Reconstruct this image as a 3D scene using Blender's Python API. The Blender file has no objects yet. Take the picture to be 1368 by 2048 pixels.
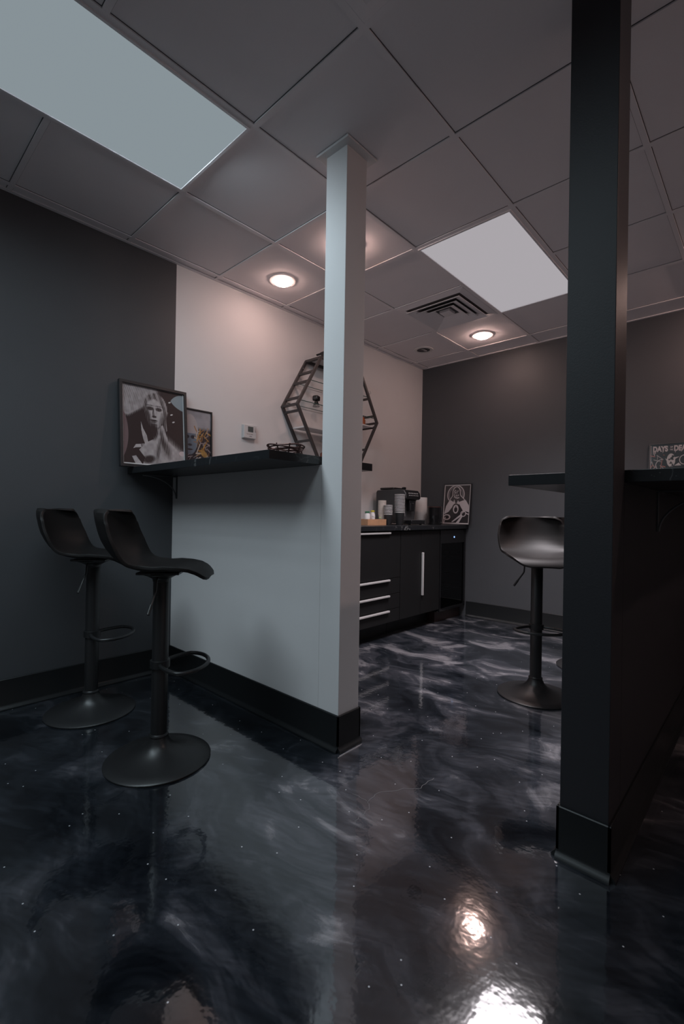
import bpy, bmesh, math, random
import numpy as np
from mathutils import Vector, Matrix

SC = bpy.context.scene
COL = SC.collection
PI = math.pi
random.seed(7)

# ------------------------------------------------------------------ camera
CAM = Vector((2.2551, -1.187, 1.0537))
R_ = Vector((0.73395181, 0.67900132, 0.01649108))
U_ = Vector((-0.01018552, -0.01327405, 0.99986002))
F_ = Vector((-0.67912517, 0.73401704, 0.00282653))
cd = bpy.data.cameras.new('camera')
cd.sensor_fit = 'HORIZONTAL'
cd.sensor_width = 36.0
cd.lens = 36.0 * 931.46 / 1368.0
cd.clip_start = 0.02
cam = bpy.data.objects.new('camera', cd)
COL.objects.link(cam)
mw = Matrix.Identity(4)
for i in range(3):
    mw[i][0] = R_[i]; mw[i][1] = U_[i]; mw[i][2] = -F_[i]; mw[i][3] = CAM[i]
cam.matrix_world = mw
SC.camera = cam

# ------------------------------------------------------------------ exposure, world
SC.view_settings.view_transform = 'Standard'
SC.view_settings.look = 'None'
SC.view_settings.gamma = 1.0
SC.view_settings.exposure = 0.0
SC.view_settings.use_curve_mapping = False
W = bpy.data.worlds.new('world'); SC.world = W
W.use_nodes = True
W.node_tree.nodes['Background'].inputs[0].default_value = (0.5, 0.6, 0.7, 1)
W.node_tree.nodes['Background'].inputs[1].default_value = 0.02

# lamp strengths (the lamps themselves are built with their fixtures)
PANEL_FRONT_W = 4.0       # panel over the left stools
FILL_STRIP_W = 7.4  # unseen fill lamps added under the front panel
PANEL_REAR_W = 34.0        # panel over the coffee corner
PANEL_BACK_W = 22.0         # unseen panel behind the camera and the one added overhead
DOWN_L = 84.0             # radiance of the lit recessed lamps
COOL = (0.75, 0.91, 1.0)
WARM = (1.0, 0.675, 0.59)

# ------------------------------------------------------------------ measures
H = 2.698
XL = -0.682
YF = 3.30
T = 0.61
CX1, CX0 = 0.8536, 0.7256      # white column
CY0, CY1 = 0.3238, 0.4598
PX1, PX0 = 1.9132, 1.7781      # black pillar
PY0, PY1 = 0.3466, 0.4826
BB = 0.1588
XR, YB = 4.3, -4.6
CRACK_A = [(1.104, 0.136), (1.174, 0.145), (1.176, 0.232), (1.266, 0.344), (1.27, 0.446)]
CRACK_B = [(1.174, 0.153), (1.205, 0.122), (1.212, 0.064), (1.226, 0.011)]

# ------------------------------------------------------------------ materials
def lin(r, g, b):
    f = lambda c: (c/255/12.92) if c/255 <= 0.04045 else ((c/255+0.055)/1.055)**2.4
    return (f(r), f(g), f(b))

def mat(name, col, rough=0.5, metal=0.0, spec=0.5, bump=0.0, bscale=300.0, var=0.0, coat=0.0, vscale=6.0):
    m = bpy.data.materials.new(name); m.use_nodes = True
    nt = m.node_tree; b = nt.nodes['Principled BSDF']
    b.inputs['Base Color'].default_value = (*col, 1)
    b.inputs['Roughness'].default_value = rough
    b.inputs['Metallic'].default_value = metal
    b.inputs['Specular IOR Level'].default_value = spec
    b.inputs['Coat Weight'].default_value = coat
    tc = nt.nodes.new('ShaderNodeTexCoord')
    if var > 0:
        n = nt.nodes.new('ShaderNodeTexNoise'); n.inputs['Scale'].default_value = vscale; n.inputs['Detail'].default_value = 4
        nt.links.new(tc.outputs['Object'], n.inputs['Vector'])
        mx = nt.nodes.new('ShaderNodeMix'); mx.data_type = 'RGBA'
        mx.inputs[6].default_value = (*[c*(1-var) for c in col], 1)
        mx.inputs[7].default_value = (*[min(1, c*(1+var)) for c in col], 1)
        nt.links.new(n.outputs[0], mx.inputs[0]); nt.links.new(mx.outputs[2], b.inputs['Base Color'])
    if bump > 0:
        n = nt.nodes.new('ShaderNodeTexNoise'); n.inputs['Scale'].default_value = bscale; n.inputs['Detail'].default_value = 3
        nt.links.new(tc.outputs['Object'], n.inputs['Vector'])
        bp = nt.nodes.new('ShaderNodeBump'); bp.inputs['Strength'].default_value = bump; bp.inputs['Distance'].default_value = 0.002
        nt.links.new(n.outputs[0], bp.inputs['Height']); nt.links.new(bp.outputs[0], b.inputs['Normal'])
    return m

def emis(name, col, s):
    m = bpy.data.materials.new(name); m.use_nodes = True
    nt = m.node_tree; nt.nodes.clear()
    e = nt.nodes.new('ShaderNodeEmission'); e.inputs[0].default_value = (*col, 1); e.inputs[1].default_value = s
    o = nt.nodes.new('ShaderNodeOutputMaterial'); nt.links.new(e.outputs[0], o.inputs[0])
    return m

def glass(name, col, alpha, rough=0.03, ior=1.5):
    m = bpy.data.materials.new(name); m.use_nodes = True
    nt = m.node_tree; nt.nodes.clear()
    t = nt.nodes.new('ShaderNodeBsdfTransparent'); t.inputs[0].default_value = (*col, 1)
    g = nt.nodes.new('ShaderNodeBsdfGlossy'); g.inputs['Roughness'].default_value = rough
    fr = nt.nodes.new('ShaderNodeFresnel'); fr.inputs[0].default_value = ior
    ad = nt.nodes.new('ShaderNodeMath'); ad.operation = 'ADD'; ad.inputs[1].default_value = alpha; ad.use_clamp = True
    nt.links.new(fr.outputs[0], ad.inputs[0])
    ge = nt.nodes.new('ShaderNodeNewGeometry'); bf = nt.nodes.new('ShaderNodeMath'); bf.operation = 'SUBTRACT'; bf.inputs[0].default_value = 1.0
    nt.links.new(ge.outputs['Backfacing'], bf.inputs[1])
    mf = nt.nodes.new('ShaderNodeMath'); mf.operation = 'MULTIPLY'; nt.links.new(ad.outputs[0], mf.inputs[0]); nt.links.new(bf.outputs[0], mf.inputs[1])
    mx = nt.nodes.new('ShaderNodeMixShader')
    nt.links.new(mf.outputs[0], mx.inputs[0]); nt.links.new(t.outputs[0], mx.inputs[1]); nt.links.new(g.outputs[0], mx.inputs[2])
    o = nt.nodes.new('ShaderNodeOutputMaterial'); nt.links.new(mx.outputs[0], o.inputs[0])
    return m

M_white = mat('white_paint', (0.70, 0.68, 0.68), 0.55, bump=0.12, bscale=220, var=0.02)
M_dark = mat('charcoal_paint', (0.058, 0.060, 0.066), 0.55, bump=0.12, bscale=220, var=0.05)
M_pillar = mat('black_paint', (0.015, 0.0145, 0.018), 0.55, bump=0.15, bscale=200, var=0.05)
M_back = mat('pale_paint', (0.62, 0.63, 0.64), 0.6, bump=0.1)
M_base = mat('black_vinyl', (0.010, 0.011, 0.012), 0.38, spec=0.4, bump=0.05, bscale=90)
M_tile = mat('ceiling_tile_white', (0.84, 0.80, 0.82), 0.85, bump=0.25, bscale=400, var=0.02)
M_bar = mat('grid_bar_white', (0.84, 0.80, 0.82), 0.5)
M_gap = mat('grid_gap_dark', (0.10, 0.095, 0.10), 0.8)
M_trimw = mat('white_enamel', (0.72, 0.70, 0.70), 0.4)
M_black = mat('black_satin_metal', (0.016, 0.016, 0.017), 0.38, spec=0.5, bump=0.03, bscale=500)
M_seat = mat('black_moulded_plastic', (0.010, 0.009, 0.009), 0.46, spec=0.16, bump=0.05, bscale=700)
M_cab = mat('black_matte_laminate', (0.0085, 0.0085, 0.009), 0.5, spec=0.3, var=0.1)
M_gloss = mat('black_gloss_plastic', (0.010, 0.010, 0.011), 0.12, spec=0.6)
M_handle = mat('pale_handle', (0.42, 0.41, 0.41), 0.35)
M_frameblk = mat('black_frame', (0.018, 0.018, 0.020), 0.4, bump=0.03)
M_hex = mat('dark_iron', (0.045, 0.038, 0.038), 0.45, spec=0.5, bump=0.1, bscale=300)
M_shelfw = mat('white_board', (0.62, 0.60, 0.60), 0.4)
M_plast = mat('white_plastic', (0.58, 0.56, 0.56), 0.4)
M_lcd = mat('grey_display', (0.07, 0.085, 0.085), 0.2)
M_brk = mat('grey_iron', (0.10, 0.105, 0.11), 0.4)
M_steel = mat('steel', (0.5, 0.5, 0.52), 0.3, metal=1.0)
M_copper = mat('bronze_wire', (0.10, 0.055, 0.05), 0.35, metal=0.6)
M_wood = mat('pale_wood', (0.42, 0.23, 0.13), 0.5, var=0.25, vscale=14)
M_card = mat('cup_card', (0.60, 0.54, 0.50), 0.6)
M_cupd = mat('cup_dark', (0.02, 0.02, 0.022), 0.5)
M_paper = mat('paper_towel_white', (0.62, 0.60, 0.59), 0.8, bump=0.5, bscale=120)
M_green = mat('green_lid', (0.02, 0.16, 0.07), 0.4)
M_yellow = mat('yellow_lid', (0.55, 0.48, 0.05), 0.4)
M_lime = mat('lime_label', (0.35, 0.5, 0.2), 0.5)
M_glass = glass('clear_glass', (0.97, 0.98, 0.98), 0.0, ior=1.18)
M_dglass = glass('smoked_glass', (0.30, 0.30, 0.32), 0.01)
M_edge = mat('glass_edge', (0.05, 0.10, 0.09), 0.15)
M_amber = mat('amber_liquid', (0.42, 0.10, 0.03), 0.15)
M_porc = mat('grey_stone', (0.3, 0.29, 0.29), 0.5)
M_bottle = mat('dark_green_bottle', (0.01, 0.03, 0.02), 0.08, spec=0.8)

def marble():
    m = mat('black_marble_laminate', (0.012, 0.013, 0.015), 0.28, spec=0.5)
    nt = m.node_tree; b = nt.nodes['Principled BSDF']
    tc = nt.nodes.new('ShaderNodeTexCoord')
    n0 = nt.nodes.new('ShaderNodeTexNoise'); n0.inputs['Scale'].default_value = 3.0; n0.inputs['Detail'].default_value = 5
    nt.links.new(tc.outputs['Object'], n0.inputs['Vector'])
    ad = nt.nodes.new('ShaderNodeMix'); ad.data_type = 'VECTOR'; ad.inputs[0].default_value = 0.25
    nt.links.new(tc.outputs['Object'], ad.inputs[4]); nt.links.new(n0.outputs[1], ad.inputs[5])
    v = nt.nodes.new('ShaderNodeTexVoronoi'); v.feature = 'DISTANCE_TO_EDGE'; v.inputs['Scale'].default_value = 14.0
    nt.links.new(ad.outputs[1], v.inputs['Vector'])
    r = nt.nodes.new('ShaderNodeValToRGB')
    r.color_ramp.elements[0].position = 0.0; r.color_ramp.elements[0].color = (1, 1, 1, 1)
    r.color_ramp.elements[1].position = 0.026; r.color_ramp.elements[1].color = (0, 0, 0, 1)
    nt.links.new(v.outputs['Distance'], r.inputs[0])
    n1 = nt.nodes.new('ShaderNodeTexNoise'); n1.inputs['Scale'].default_value = 6.0
    nt.links.new(tc.outputs['Object'], n1.inputs['Vector'])
    r1 = nt.nodes.new('ShaderNodeValToRGB'); r1.color_ramp.elements[0].position = 0.5; r1.color_ramp.elements[1].position = 0.7
    nt.links.new(n1.outputs[0], r1.inputs[0])
    mu = nt.nodes.new('ShaderNodeMath'); mu.operation = 'MULTIPLY'
    nt.links.new(r.outputs[0], mu.inputs[0]); nt.links.new(r1.outputs[0], mu.inputs[1])
    # specks
    v2 = nt.nodes.new('ShaderNodeTexVoronoi'); v2.inputs['Scale'].default_value = 60.0
    nt.links.new(tc.outputs['Object'], v2.inputs['Vector'])
    r2 = nt.nodes.new('ShaderNodeValToRGB'); r2.color_ramp.elements[0].position = 0.09; r2.color_ramp.elements[0].color = (1, 1, 1, 1)
    r2.color_ramp.elements[1].position = 0.13; r2.color_ramp.elements[1].color = (0, 0, 0, 1)
    nt.links.new(v2.outputs['Distance'], r2.inputs[0])
    sm = nt.nodes.new('ShaderNodeMath'); sm.operation = 'MULTIPLY'; 
    nt.links.new(r2.outputs[0], sm.inputs[0]); nt.links.new(r1.outputs[0], sm.inputs[1])
    mm = nt.nodes.new('ShaderNodeMath'); mm.operation = 'ADD'; mm.use_clamp = True
    nt.links.new(mu.outputs[0], mm.inputs[0]); nt.links.new(sm.outputs[0], mm.inputs[1])
    mx = nt.nodes.new('ShaderNodeMix'); mx.data_type = 'RGBA'
    mx.inputs[6].default_value = (0.012, 0.013, 0.015, 1); mx.inputs[7].default_value = (0.17, 0.17, 0.17, 1)
    nt.links.new(mm.outputs[0], mx.inputs[0]); nt.links.new(mx.outputs[2], b.inputs['Base Color'])
    return m
M_marble = marble()

def floor_mat():
    m = mat('metallic_epoxy', (0.02, 0.02, 0.025), 0.15)
    nt = m.node_tree; b = nt.nodes['Principled BSDF']; L = nt.links
    tc = nt.nodes.new('ShaderNodeTexCoord')
    mp = nt.nodes.new('ShaderNodeMapping'); mp.inputs['Rotation'].default_value = (0, 0, math.radians(-38))
    mp.inputs['Scale'].default_value = (1.0, 1.6, 1.0)
    L.new(tc.outputs['Object'], mp.inputs['Vector'])
    n0 = nt.nodes.new('ShaderNodeTexNoise'); n0.inputs['Scale'].default_value = 0.9; n0.inputs['Detail'].default_value = 3
    L.new(mp.outputs[0], n0.inputs['Vector'])
    vm = nt.nodes.new('ShaderNodeVectorMath'); vm.operation = 'MULTIPLY_ADD'
    L.new(n0.outputs[1], vm.inputs[0]); vm.inputs[1].default_value = (0.7, 0.7, 0); L.new(mp.outputs[0], vm.inputs[2])
    n1 = nt.nodes.new('ShaderNodeTexNoise'); n1.inputs['Scale'].default_value = 2.2; n1.inputs['Detail'].default_value = 12
    n1.inputs['Roughness'].default_value = 0.60; n1.inputs['Distortion'].default_value = 0.9
    L.new(vm.outputs[0], n1.inputs['Vector'])
    r1 = nt.nodes.new('ShaderNodeValToRGB')
    e = r1.color_ramp.elements
    e[0].position = 0.40; e[0].color = (0.004, 0.0052, 0.0075, 1)
    e[1].position = 0.74; e[1].color = (0.20, 0.195, 0.21, 1)
    k = r1.color_ramp.elements.new(0.54); k.color = (0.014, 0.017, 0.022, 1)
    k = r1.color_ramp.elements.new(0.64); k.color = (0.045, 0.048, 0.058, 1)
    # paler in the coffee corner: pigment plus downlight brightness painted into the colour
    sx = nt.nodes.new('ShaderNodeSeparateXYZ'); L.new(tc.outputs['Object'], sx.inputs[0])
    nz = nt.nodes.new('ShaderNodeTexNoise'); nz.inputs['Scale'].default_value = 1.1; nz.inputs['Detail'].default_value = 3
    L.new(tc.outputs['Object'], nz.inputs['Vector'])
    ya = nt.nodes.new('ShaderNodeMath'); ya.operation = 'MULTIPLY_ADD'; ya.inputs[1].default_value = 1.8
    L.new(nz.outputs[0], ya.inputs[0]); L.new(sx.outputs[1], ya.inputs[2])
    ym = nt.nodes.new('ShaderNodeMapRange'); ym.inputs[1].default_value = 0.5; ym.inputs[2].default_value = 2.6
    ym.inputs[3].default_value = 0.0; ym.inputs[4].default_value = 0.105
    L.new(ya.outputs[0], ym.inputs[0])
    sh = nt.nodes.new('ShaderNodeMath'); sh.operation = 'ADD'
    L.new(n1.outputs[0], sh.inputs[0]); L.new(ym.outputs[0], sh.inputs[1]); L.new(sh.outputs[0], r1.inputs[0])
    # fine fibres
    mp2 = nt.nodes.new('ShaderNodeMapping'); mp2.inputs['Scale'].default_value = (1.0, 5, 1)
    L.new(vm.outputs[0], mp2.inputs['Vector'])
    n2 = nt.nodes.new('ShaderNodeTexNoise'); n2.inputs['Scale'].default_value = 9; n2.inputs['Detail'].default_value = 6
    n2.inputs['Distortion'].default_value = 0.25
    L.new(mp2.outputs[0], n2.inputs['Vector'])
    mr = nt.nodes.new('ShaderNodeMapRange'); mr.inputs[1].default_value = 0.3; mr.inputs[2].default_value = 0.75
    mr.inputs[3].default_value = 0.70; mr.inputs[4].default_value = 1.35
    L.new(n2.outputs[0], mr.inputs[0])
    mx = nt.nodes.new('ShaderNodeVectorMath'); mx.operation = 'SCALE'
    L.new(r1.outputs[0], mx.inputs[0]); L.new(mr.outputs[0], mx.inputs['Scale'])
    # embedded glitter specks
    v2 = nt.nodes.new('ShaderNodeTexVoronoi'); v2.voronoi_dimensions = '2D'; v2.inputs['Scale'].default_value = 5.5
    L.new(tc.outputs['Object'], v2.inputs['Vector'])
    r2 = nt.nodes.new('ShaderNodeValToRGB'); r2.color_ramp.elements[0].position = 0.008; r2.color_ramp.elements[0].color = (1, 1, 1, 1)
    r2.color_ramp.elements[1].position = 0.016; r2.color_ramp.elements[1].color = (0, 0, 0, 1)
    L.new(v2.outputs['Distance'], r2.inputs[0])
    a2 = nt.nodes.new('ShaderNodeMix'); a2.data_type = 'RGBA'
    L.new(r2.outputs[0], a2.inputs[0]); L.new(mx.outputs[0], a2.inputs[6]); a2.inputs[7].default_value = (0.45, 0.47, 0.5, 1)
    L.new(a2.outputs[2], b.inputs['Base Color'])
    b.inputs['IOR'].default_value = 1.6
    b.inputs['Roughness'].default_value = 0.11
    b.inputs['Coat Weight'].default_value = 1.0
    b.inputs['Coat Roughness'].default_value = 0.05
    b.inputs['Coat IOR'].default_value = 1.85
    n3 = nt.nodes.new('ShaderNodeTexNoise'); n3.inputs['Scale'].default_value = 28; n3.inputs['Detail'].default_value = 2
    L.new(tc.outputs['Object'], n3.inputs['Vector'])
    bp = nt.nodes.new('ShaderNodeBump'); bp.inputs['Strength'].default_value = 0.10; bp.inputs['Distance'].default_value = 0.004
    L.new(n3.outputs[0], bp.inputs['Height']); L.new(bp.outputs[0], b.inputs['Normal']); L.new(bp.outputs[0], b.inputs['Coat Normal'])
    return m
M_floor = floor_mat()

# ------------------------------------------------------------------ mesh building
class MB:
    def __init__(s): s.v = []; s.f = []
    def add(s, v, f):
        o = len(s.v); s.v += [tuple(p) for p in v]; s.f += [tuple(i+o for i in q) for q in f]; return s
    def box(s, x0, x1, y0, y1, z0, z1):
        v = [(x, y, z) for x in (x0, x1) for y in (y0, y1) for z in (z0, z1)]
        f = [(0,1,3,2),(4,6,7,5),(0,4,5,1),(2,3,7,6),(0,2,6,4),(1,5,7,3)]
        return s.add(v, f)
    def lathe(s, prof, n=48, c=(0,0,0), cap=True):
        v = []; f = []
        for r, z in prof:
            for k in range(n):
                a = 2*PI*k/n; v.append((c[0]+r*math.cos(a), c[1]+r*math.sin(a), c[2]+z))
        for i in range(len(prof)-1):
            for k in range(n):
                k2 = (k+1) % n
                f.append((i*n+k, i*n+k2, (i+1)*n+k2, (i+1)*n+k))
        if cap:
            f.append(tuple(range(n))[::-1]); f.append(tuple((len(prof)-1)*n+k for k in range(n)))
        return s.add(v, f)
    def tube(s, pts, r, n=10, closed=False):
        pts = [Vector(p) for p in pts]; m = len(pts); v = []; f = []
        up = Vector((0, 0, 1)); prev = None
        for i, p in enumerate(pts):
            if closed: t = pts[(i+1) % m]-pts[i-1]
            else: t = pts[min(i+1, m-1)]-pts[max(i-1, 0)]
            t.normalize()
            if prev is None:
                a = t.cross(up)
                if a.length < 1e-3: a = t.cross(Vector((1, 0, 0)))
            else:
                a = prev - t*prev.dot(t)
            a.normalize(); prev = a; b = t.cross(a)
            for k in range(n):
                q = p + (a*math.cos(2*PI*k/n)+b*math.sin(2*PI*k/n))*r
                v.append(tuple(q))
        for i in range(m if closed else m-1):
            j = (i+1) % m
            for k in range(n):
                k2 = (k+1) % n
                f.append((i*n+k, i*n+k2, j*n+k2, j*n+k))
        if not closed:
            f.append(tuple(range(n))[::-1]); f.append(tuple((m-1)*n+k for k in range(n)))
        return s.add(v, f)
    def bar(s, a, b, w, h, up=(0, 0, 1)):
        a = Vector(a); b = Vector(b); t = (b-a).normalized(); u = Vector(up)
        x = t.cross(u)
        if x.length < 1e-3: x = t.cross(Vector((1, 0, 0)))
        x.normalize(); y = x.cross(t)
        v = []
        for p in (a, b):
            for i, j in ((-1,-1),(1,-1),(1,1),(-1,1)): v.append(tuple(p+x*i*w/2+y*j*h/2))
        return s.add(v, [(3,2,1,0),(4,5,6,7),(0,1,5,4),(1,2,6,5),(2,3,7,6),(3,0,4,7)])
    def prism(s, poly, y0, y1, axis='y'):
        n = len(poly)
        def P(a, b, t): return (a, t, b) if axis == 'y' else ((t, a, b) if axis == 'x' else (a, b, t))
        v = [P(a, b, y0) for a, b in poly]+[P(a, b, y1) for a, b in poly]
        f = [tuple(range(n))[::-1], tuple(range(n, 2*n))]+[(i, (i+1) % n, (i+1) % n+n, i+n) for i in range(n)]
        return s.add(v, f)
    def sphere(s, c, r, n=20, sz=1.0, sy=1.0, sx=1.0):
        v = [(c[0], c[1], c[2]-r*sz)]; f = []
        m = n//2
        for i in range(1, m):
            a = PI*i/m
            for k in range(n):
                b = 2*PI*k/n
                v.append((c[0]+sx*r*math.sin(a)*math.cos(b), c[1]+sy*r*math.sin(a)*math.sin(b), c[2]-sz*r*math.cos(a)))
        v.append((c[0], c[1], c[2]+r*sz))
        for k in range(n):
            f.append((0, 1+(k+1) % n, 1+k))
            for i in range(m-2):
                f.append((1+i*n+k, 1+i*n+(k+1) % n, 1+(i+1)*n+(k+1) % n, 1+(i+1)*n+k))
            f.append((1+(m-2)*n+k, 1+(m-2)*n+(k+1) % n, len(v)-1))
        return s.add(v, f)
    def xf(s, M):
        s.v = [tuple(M @ Vector(p)) for p in s.v]; return s
    def build(s, name, m, parent=None, bevel=0.0, smooth=True, seg=2, fix=True):
        me = bpy.data.meshes.new(name)
        me.from_pydata(s.v, [], s.f)
        if fix:
            b = bmesh.new(); b.from_mesh(me); bmesh.ops.recalc_face_normals(b, faces=b.faces); b.to_mesh(me); b.free()
        me.materials.append(m)
        o = bpy.data.objects.new(name, me); COL.objects.link(o)
        if parent is not None: o.parent = parent
        if smooth:
            for p in me.polygons: p.use_smooth = True
            if hasattr(me, 'set_sharp_from_angle'): me.set_sharp_from_angle(angle=math.radians(35))
        if bevel > 0:
            md = o.modifiers.new('bevel', 'BEVEL'); md.width = bevel; md.segments = seg; md.limit_method = 'ANGLE'
            md.angle_limit = math.radians(50)
        return o

def thing(name, label, cat, loc=(0, 0, 0), rz=0.0, group=None):
    o = bpy.data.objects.new(name, None); COL.objects.link(o)
    o.empty_display_size = 0.05
    o.location = loc; o.rotation_euler = (0, 0, rz)
    return tag(o, label, cat, group)
def tag(o, label, cat, group=None):
    o['label'] = label; o['category'] = cat
    if group: o['group'] = group
    return o
def struct(o, label=None, cat=None):
    o['kind'] = 'structure'
    if label: o['label'] = label
    if cat: o['category'] = cat
    return o
def copy_tree(o, parent=None):
    c = o.copy(); COL.objects.link(c)
    if parent is not None: c.parent = parent
    for ch in list(o.children): copy_tree(ch, c)
    return c

# ------------------------------------------------------------------ the room
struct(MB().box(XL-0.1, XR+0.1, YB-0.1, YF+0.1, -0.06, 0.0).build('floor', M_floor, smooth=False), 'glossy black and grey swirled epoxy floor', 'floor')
struct(MB().box(XL-0.1, XL, YB-0.1, CY0, 0, H+0.02).build('wall_left', M_dark, smooth=False), 'charcoal painted wall behind the two stools', 'wall')
struct(MB().box(XL-0.1, XL, CY0, YF+0.1, 0, H+0.02).build('wall_left_rear', M_white, smooth=False), 'white painted wall carrying the hexagonal shelf', 'wall')
struct(MB().box(XL, XR+0.1, YF, YF+0.1, 0, H+0.02).build('wall_far', M_dark, smooth=False), 'charcoal painted far wall', 'wall')
struct(MB().box(XR, XR+0.1, YB-0.1, YF, 0, H+0.02).build('wall_right', M_back, smooth=False), 'grey wall out on the right', 'wall')
struct(MB().box(XL, XR, YB-0.1, YB, 0, H+0.02).build('wall_back', M_back, smooth=False), 'grey wall behind the viewer', 'wall')
struct(MB().box(XL-0.1, XR+0.1, YB-0.1, YF+0.1, H+0.006, H+0.08).build('ceiling', M_tile, smooth=False), 'suspended ceiling of square tiles', 'ceiling')

# suspended ceiling grid: T bars a little below the tiles, thin dark bands stand for the shadow at each edge
g = MB(); gg = MB()
i0, i1 = int(math.floor(YB/T)), int(math.ceil(YF/T))
for i in range(i0, i1+1):
    y = i*T
    if YB < y < YF:
        g.box(XL, XR, y-0.012, y+0.012, H-0.001, H+0.006)
        gg.box(XL, XR, y+0.012, y+0.0145, H+0.0045, H+0.0062); gg.box(XL, XR, y-0.0145, y-0.012, H+0.0045, H+0.0062)
for j in range(-2, 8):
    x = j*T
    if XL < x < XR:
        g.box(x-0.012, x+0.012, YB, YF, H-0.0012, H+0.0055)
        gg.box(x+0.012, x+0.0145, YB, YF, H+0.0044, H+0.0061); gg.box(x-0.0145, x-0.012, YB, YF, H+0.0044, H+0.0061)
# wall angle round the room
for a in ((XL, XL+0.022, YB, YF), (XL, XR, YF-0.022, YF), (XR-0.022, XR, YB, YF), (XL, XR, YB, YB+0.022)):
    g.box(*a, H-0.002, H+0.005)
struct(g.build('trim_1', M_bar, smooth=False), 'white metal ceiling grid', 'ceiling grid')
struct(gg.build('trim_2', M_gap, smooth=False), 'dark bands drawn for the shadow lines beside the ceiling grid', 'ceiling grid')

# hairline crack in the epoxy between the column and the pillar
def crack(pts, w):
    m = MB(); n = len(pts)
    v = []; f = []
    for i, (x, y) in enumerate(pts):
        a = Vector((pts[min(i+1, n-1)][0]-pts[max(i-1, 0)][0], pts[min(i+1, n-1)][1]-pts[max(i-1, 0)][1])).normalized()
        ww = w*(0.5 if i in (0, n-1) else 1)
        v += [(x-a.y*ww, y+a.x*ww, 0.0003), (x+a.y*ww, y-a.x*ww, 0.0003)]
    for i in range(n-1): f.append((2*i, 2*i+1, 2*i+3, 2*i+2))
    return m.add(v, f)
rs = random.Random(5)
def wig(pts, k=5, a=0.006):
    out = []
    for (x0, y0), (x1, y1) in zip(pts, pts[1:]):
        for i in range(k): out.append((x0+(x1-x0)*i/k+rs.uniform(-a, a), y0+(y1-y0)*i/k+rs.uniform(-a, a)))
    return out+[pts[-1]]
struct(crack(wig(CRACK_A), 0.0011).build('floor_crack', M_gap, smooth=False, fix=False), 'hairline crack in the epoxy floor beside the white column', 'crack')
struct(crack(wig(CRACK_B), 0.0009).build('floor_crack', M_gap, smooth=False, fix=False), 'hairline crack branch in the epoxy floor beside the white column', 'crack')

# half walls and columns
struct(MB().box(XL, CX0, CY0, CY1, 0, 1.276).build('wall_partition_left', M_white, smooth=False), 'white half wall under the left bar top', 'half wall')
struct(MB().box(CX0, CX1, CY0, CY1, 0, H+0.004).build('wall_column_left', M_white, bevel=0.002, smooth=False), 'white square column at the end of the half wall', 'column')
c = MB(); c.box(CX0-0.034, CX1+0.034, CY0-0.034, CY1+0.034, H-0.007, H+0.004)
struct(c.build('trim_3', M_trimw, bevel=0.0015, smooth=False), 'thin square collar at the top of the white column', 'column collar')
struct(MB().box(PX0, PX1, PY0, PY1, 0, H+0.004).build('wall_column_right', M_pillar, bevel=0.002, smooth=False), 'black square pillar in the right foreground', 'column')
struct(MB().box(PX0, PX1, PY1, YF, 0, 1.165).build('wall_partition_right', M_pillar, smooth=False), 'black half wall behind the pillar', 'half wall')

def baseboard(name, segs, label):
    """segs: list of (start, end, outward normal) run along walls"""
    b = MB()
    prof = [(0, 0), (0.021, 0), (0.022, 0.005), (0.017, 0.013), (0.010, 0.019), (0.0075, 0.026), (0.0075, BB-0.003), (0.005, BB), (0, BB)]
    for (x0, y0), (x1, y1), (nx, ny) in segs:
        n = len(prof)
        v = [(x0+nx*d, y0+ny*d, z) for d, z in prof]+[(x1+nx*d, y1+ny*d, z) for d, z in prof]
        f = [tuple(range(n)), tuple(range(n, 2*n))]+[(i, (i+1) % n, (i+1) % n+n, i+n) for i in range(n)]
        b.add(v, f)
    return struct(b.build(name, M_base), label, 'baseboard')
baseboard('baseboard_left', [((XL, YB), (XL, CY0-0.022), (1, 0))], 'black vinyl baseboard on the charcoal left wall')
baseboard('baseboard_left_rear', [((XL, CY1+0.022), (XL, 1.40), (1, 0))], 'black vinyl baseboard on the white wall')
baseboard('baseboard_partition_left', [((XL, CY0), (CX1+0.0075, CY0), (0, -1)), ((CX1, CY0-0.0075), (CX1, CY1+0.0075), (1, 0)), ((XL+0.022, CY1), (CX1+0.0075, CY1), (0, 1))], 'black vinyl baseboard round the white half wall')
baseboard('baseboard_far', [((-0.10, YF), (PX0, YF), (0, -1)), ((PX1, YF), (XR, YF), (0, -1))], 'black vinyl baseboard on the far wall')
baseboard('baseboard_partition_right', [((PX0-0.0075, PY0), (PX1+0.0075, PY0), (0, -1)), ((PX1, PY0-0.0075), (PX1, YF-0.022), (1, 0)), ((PX0, PY0-0.0075), (PX0, YF-0.022), (-1, 0))], 'black vinyl baseboard round the black pillar')

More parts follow.
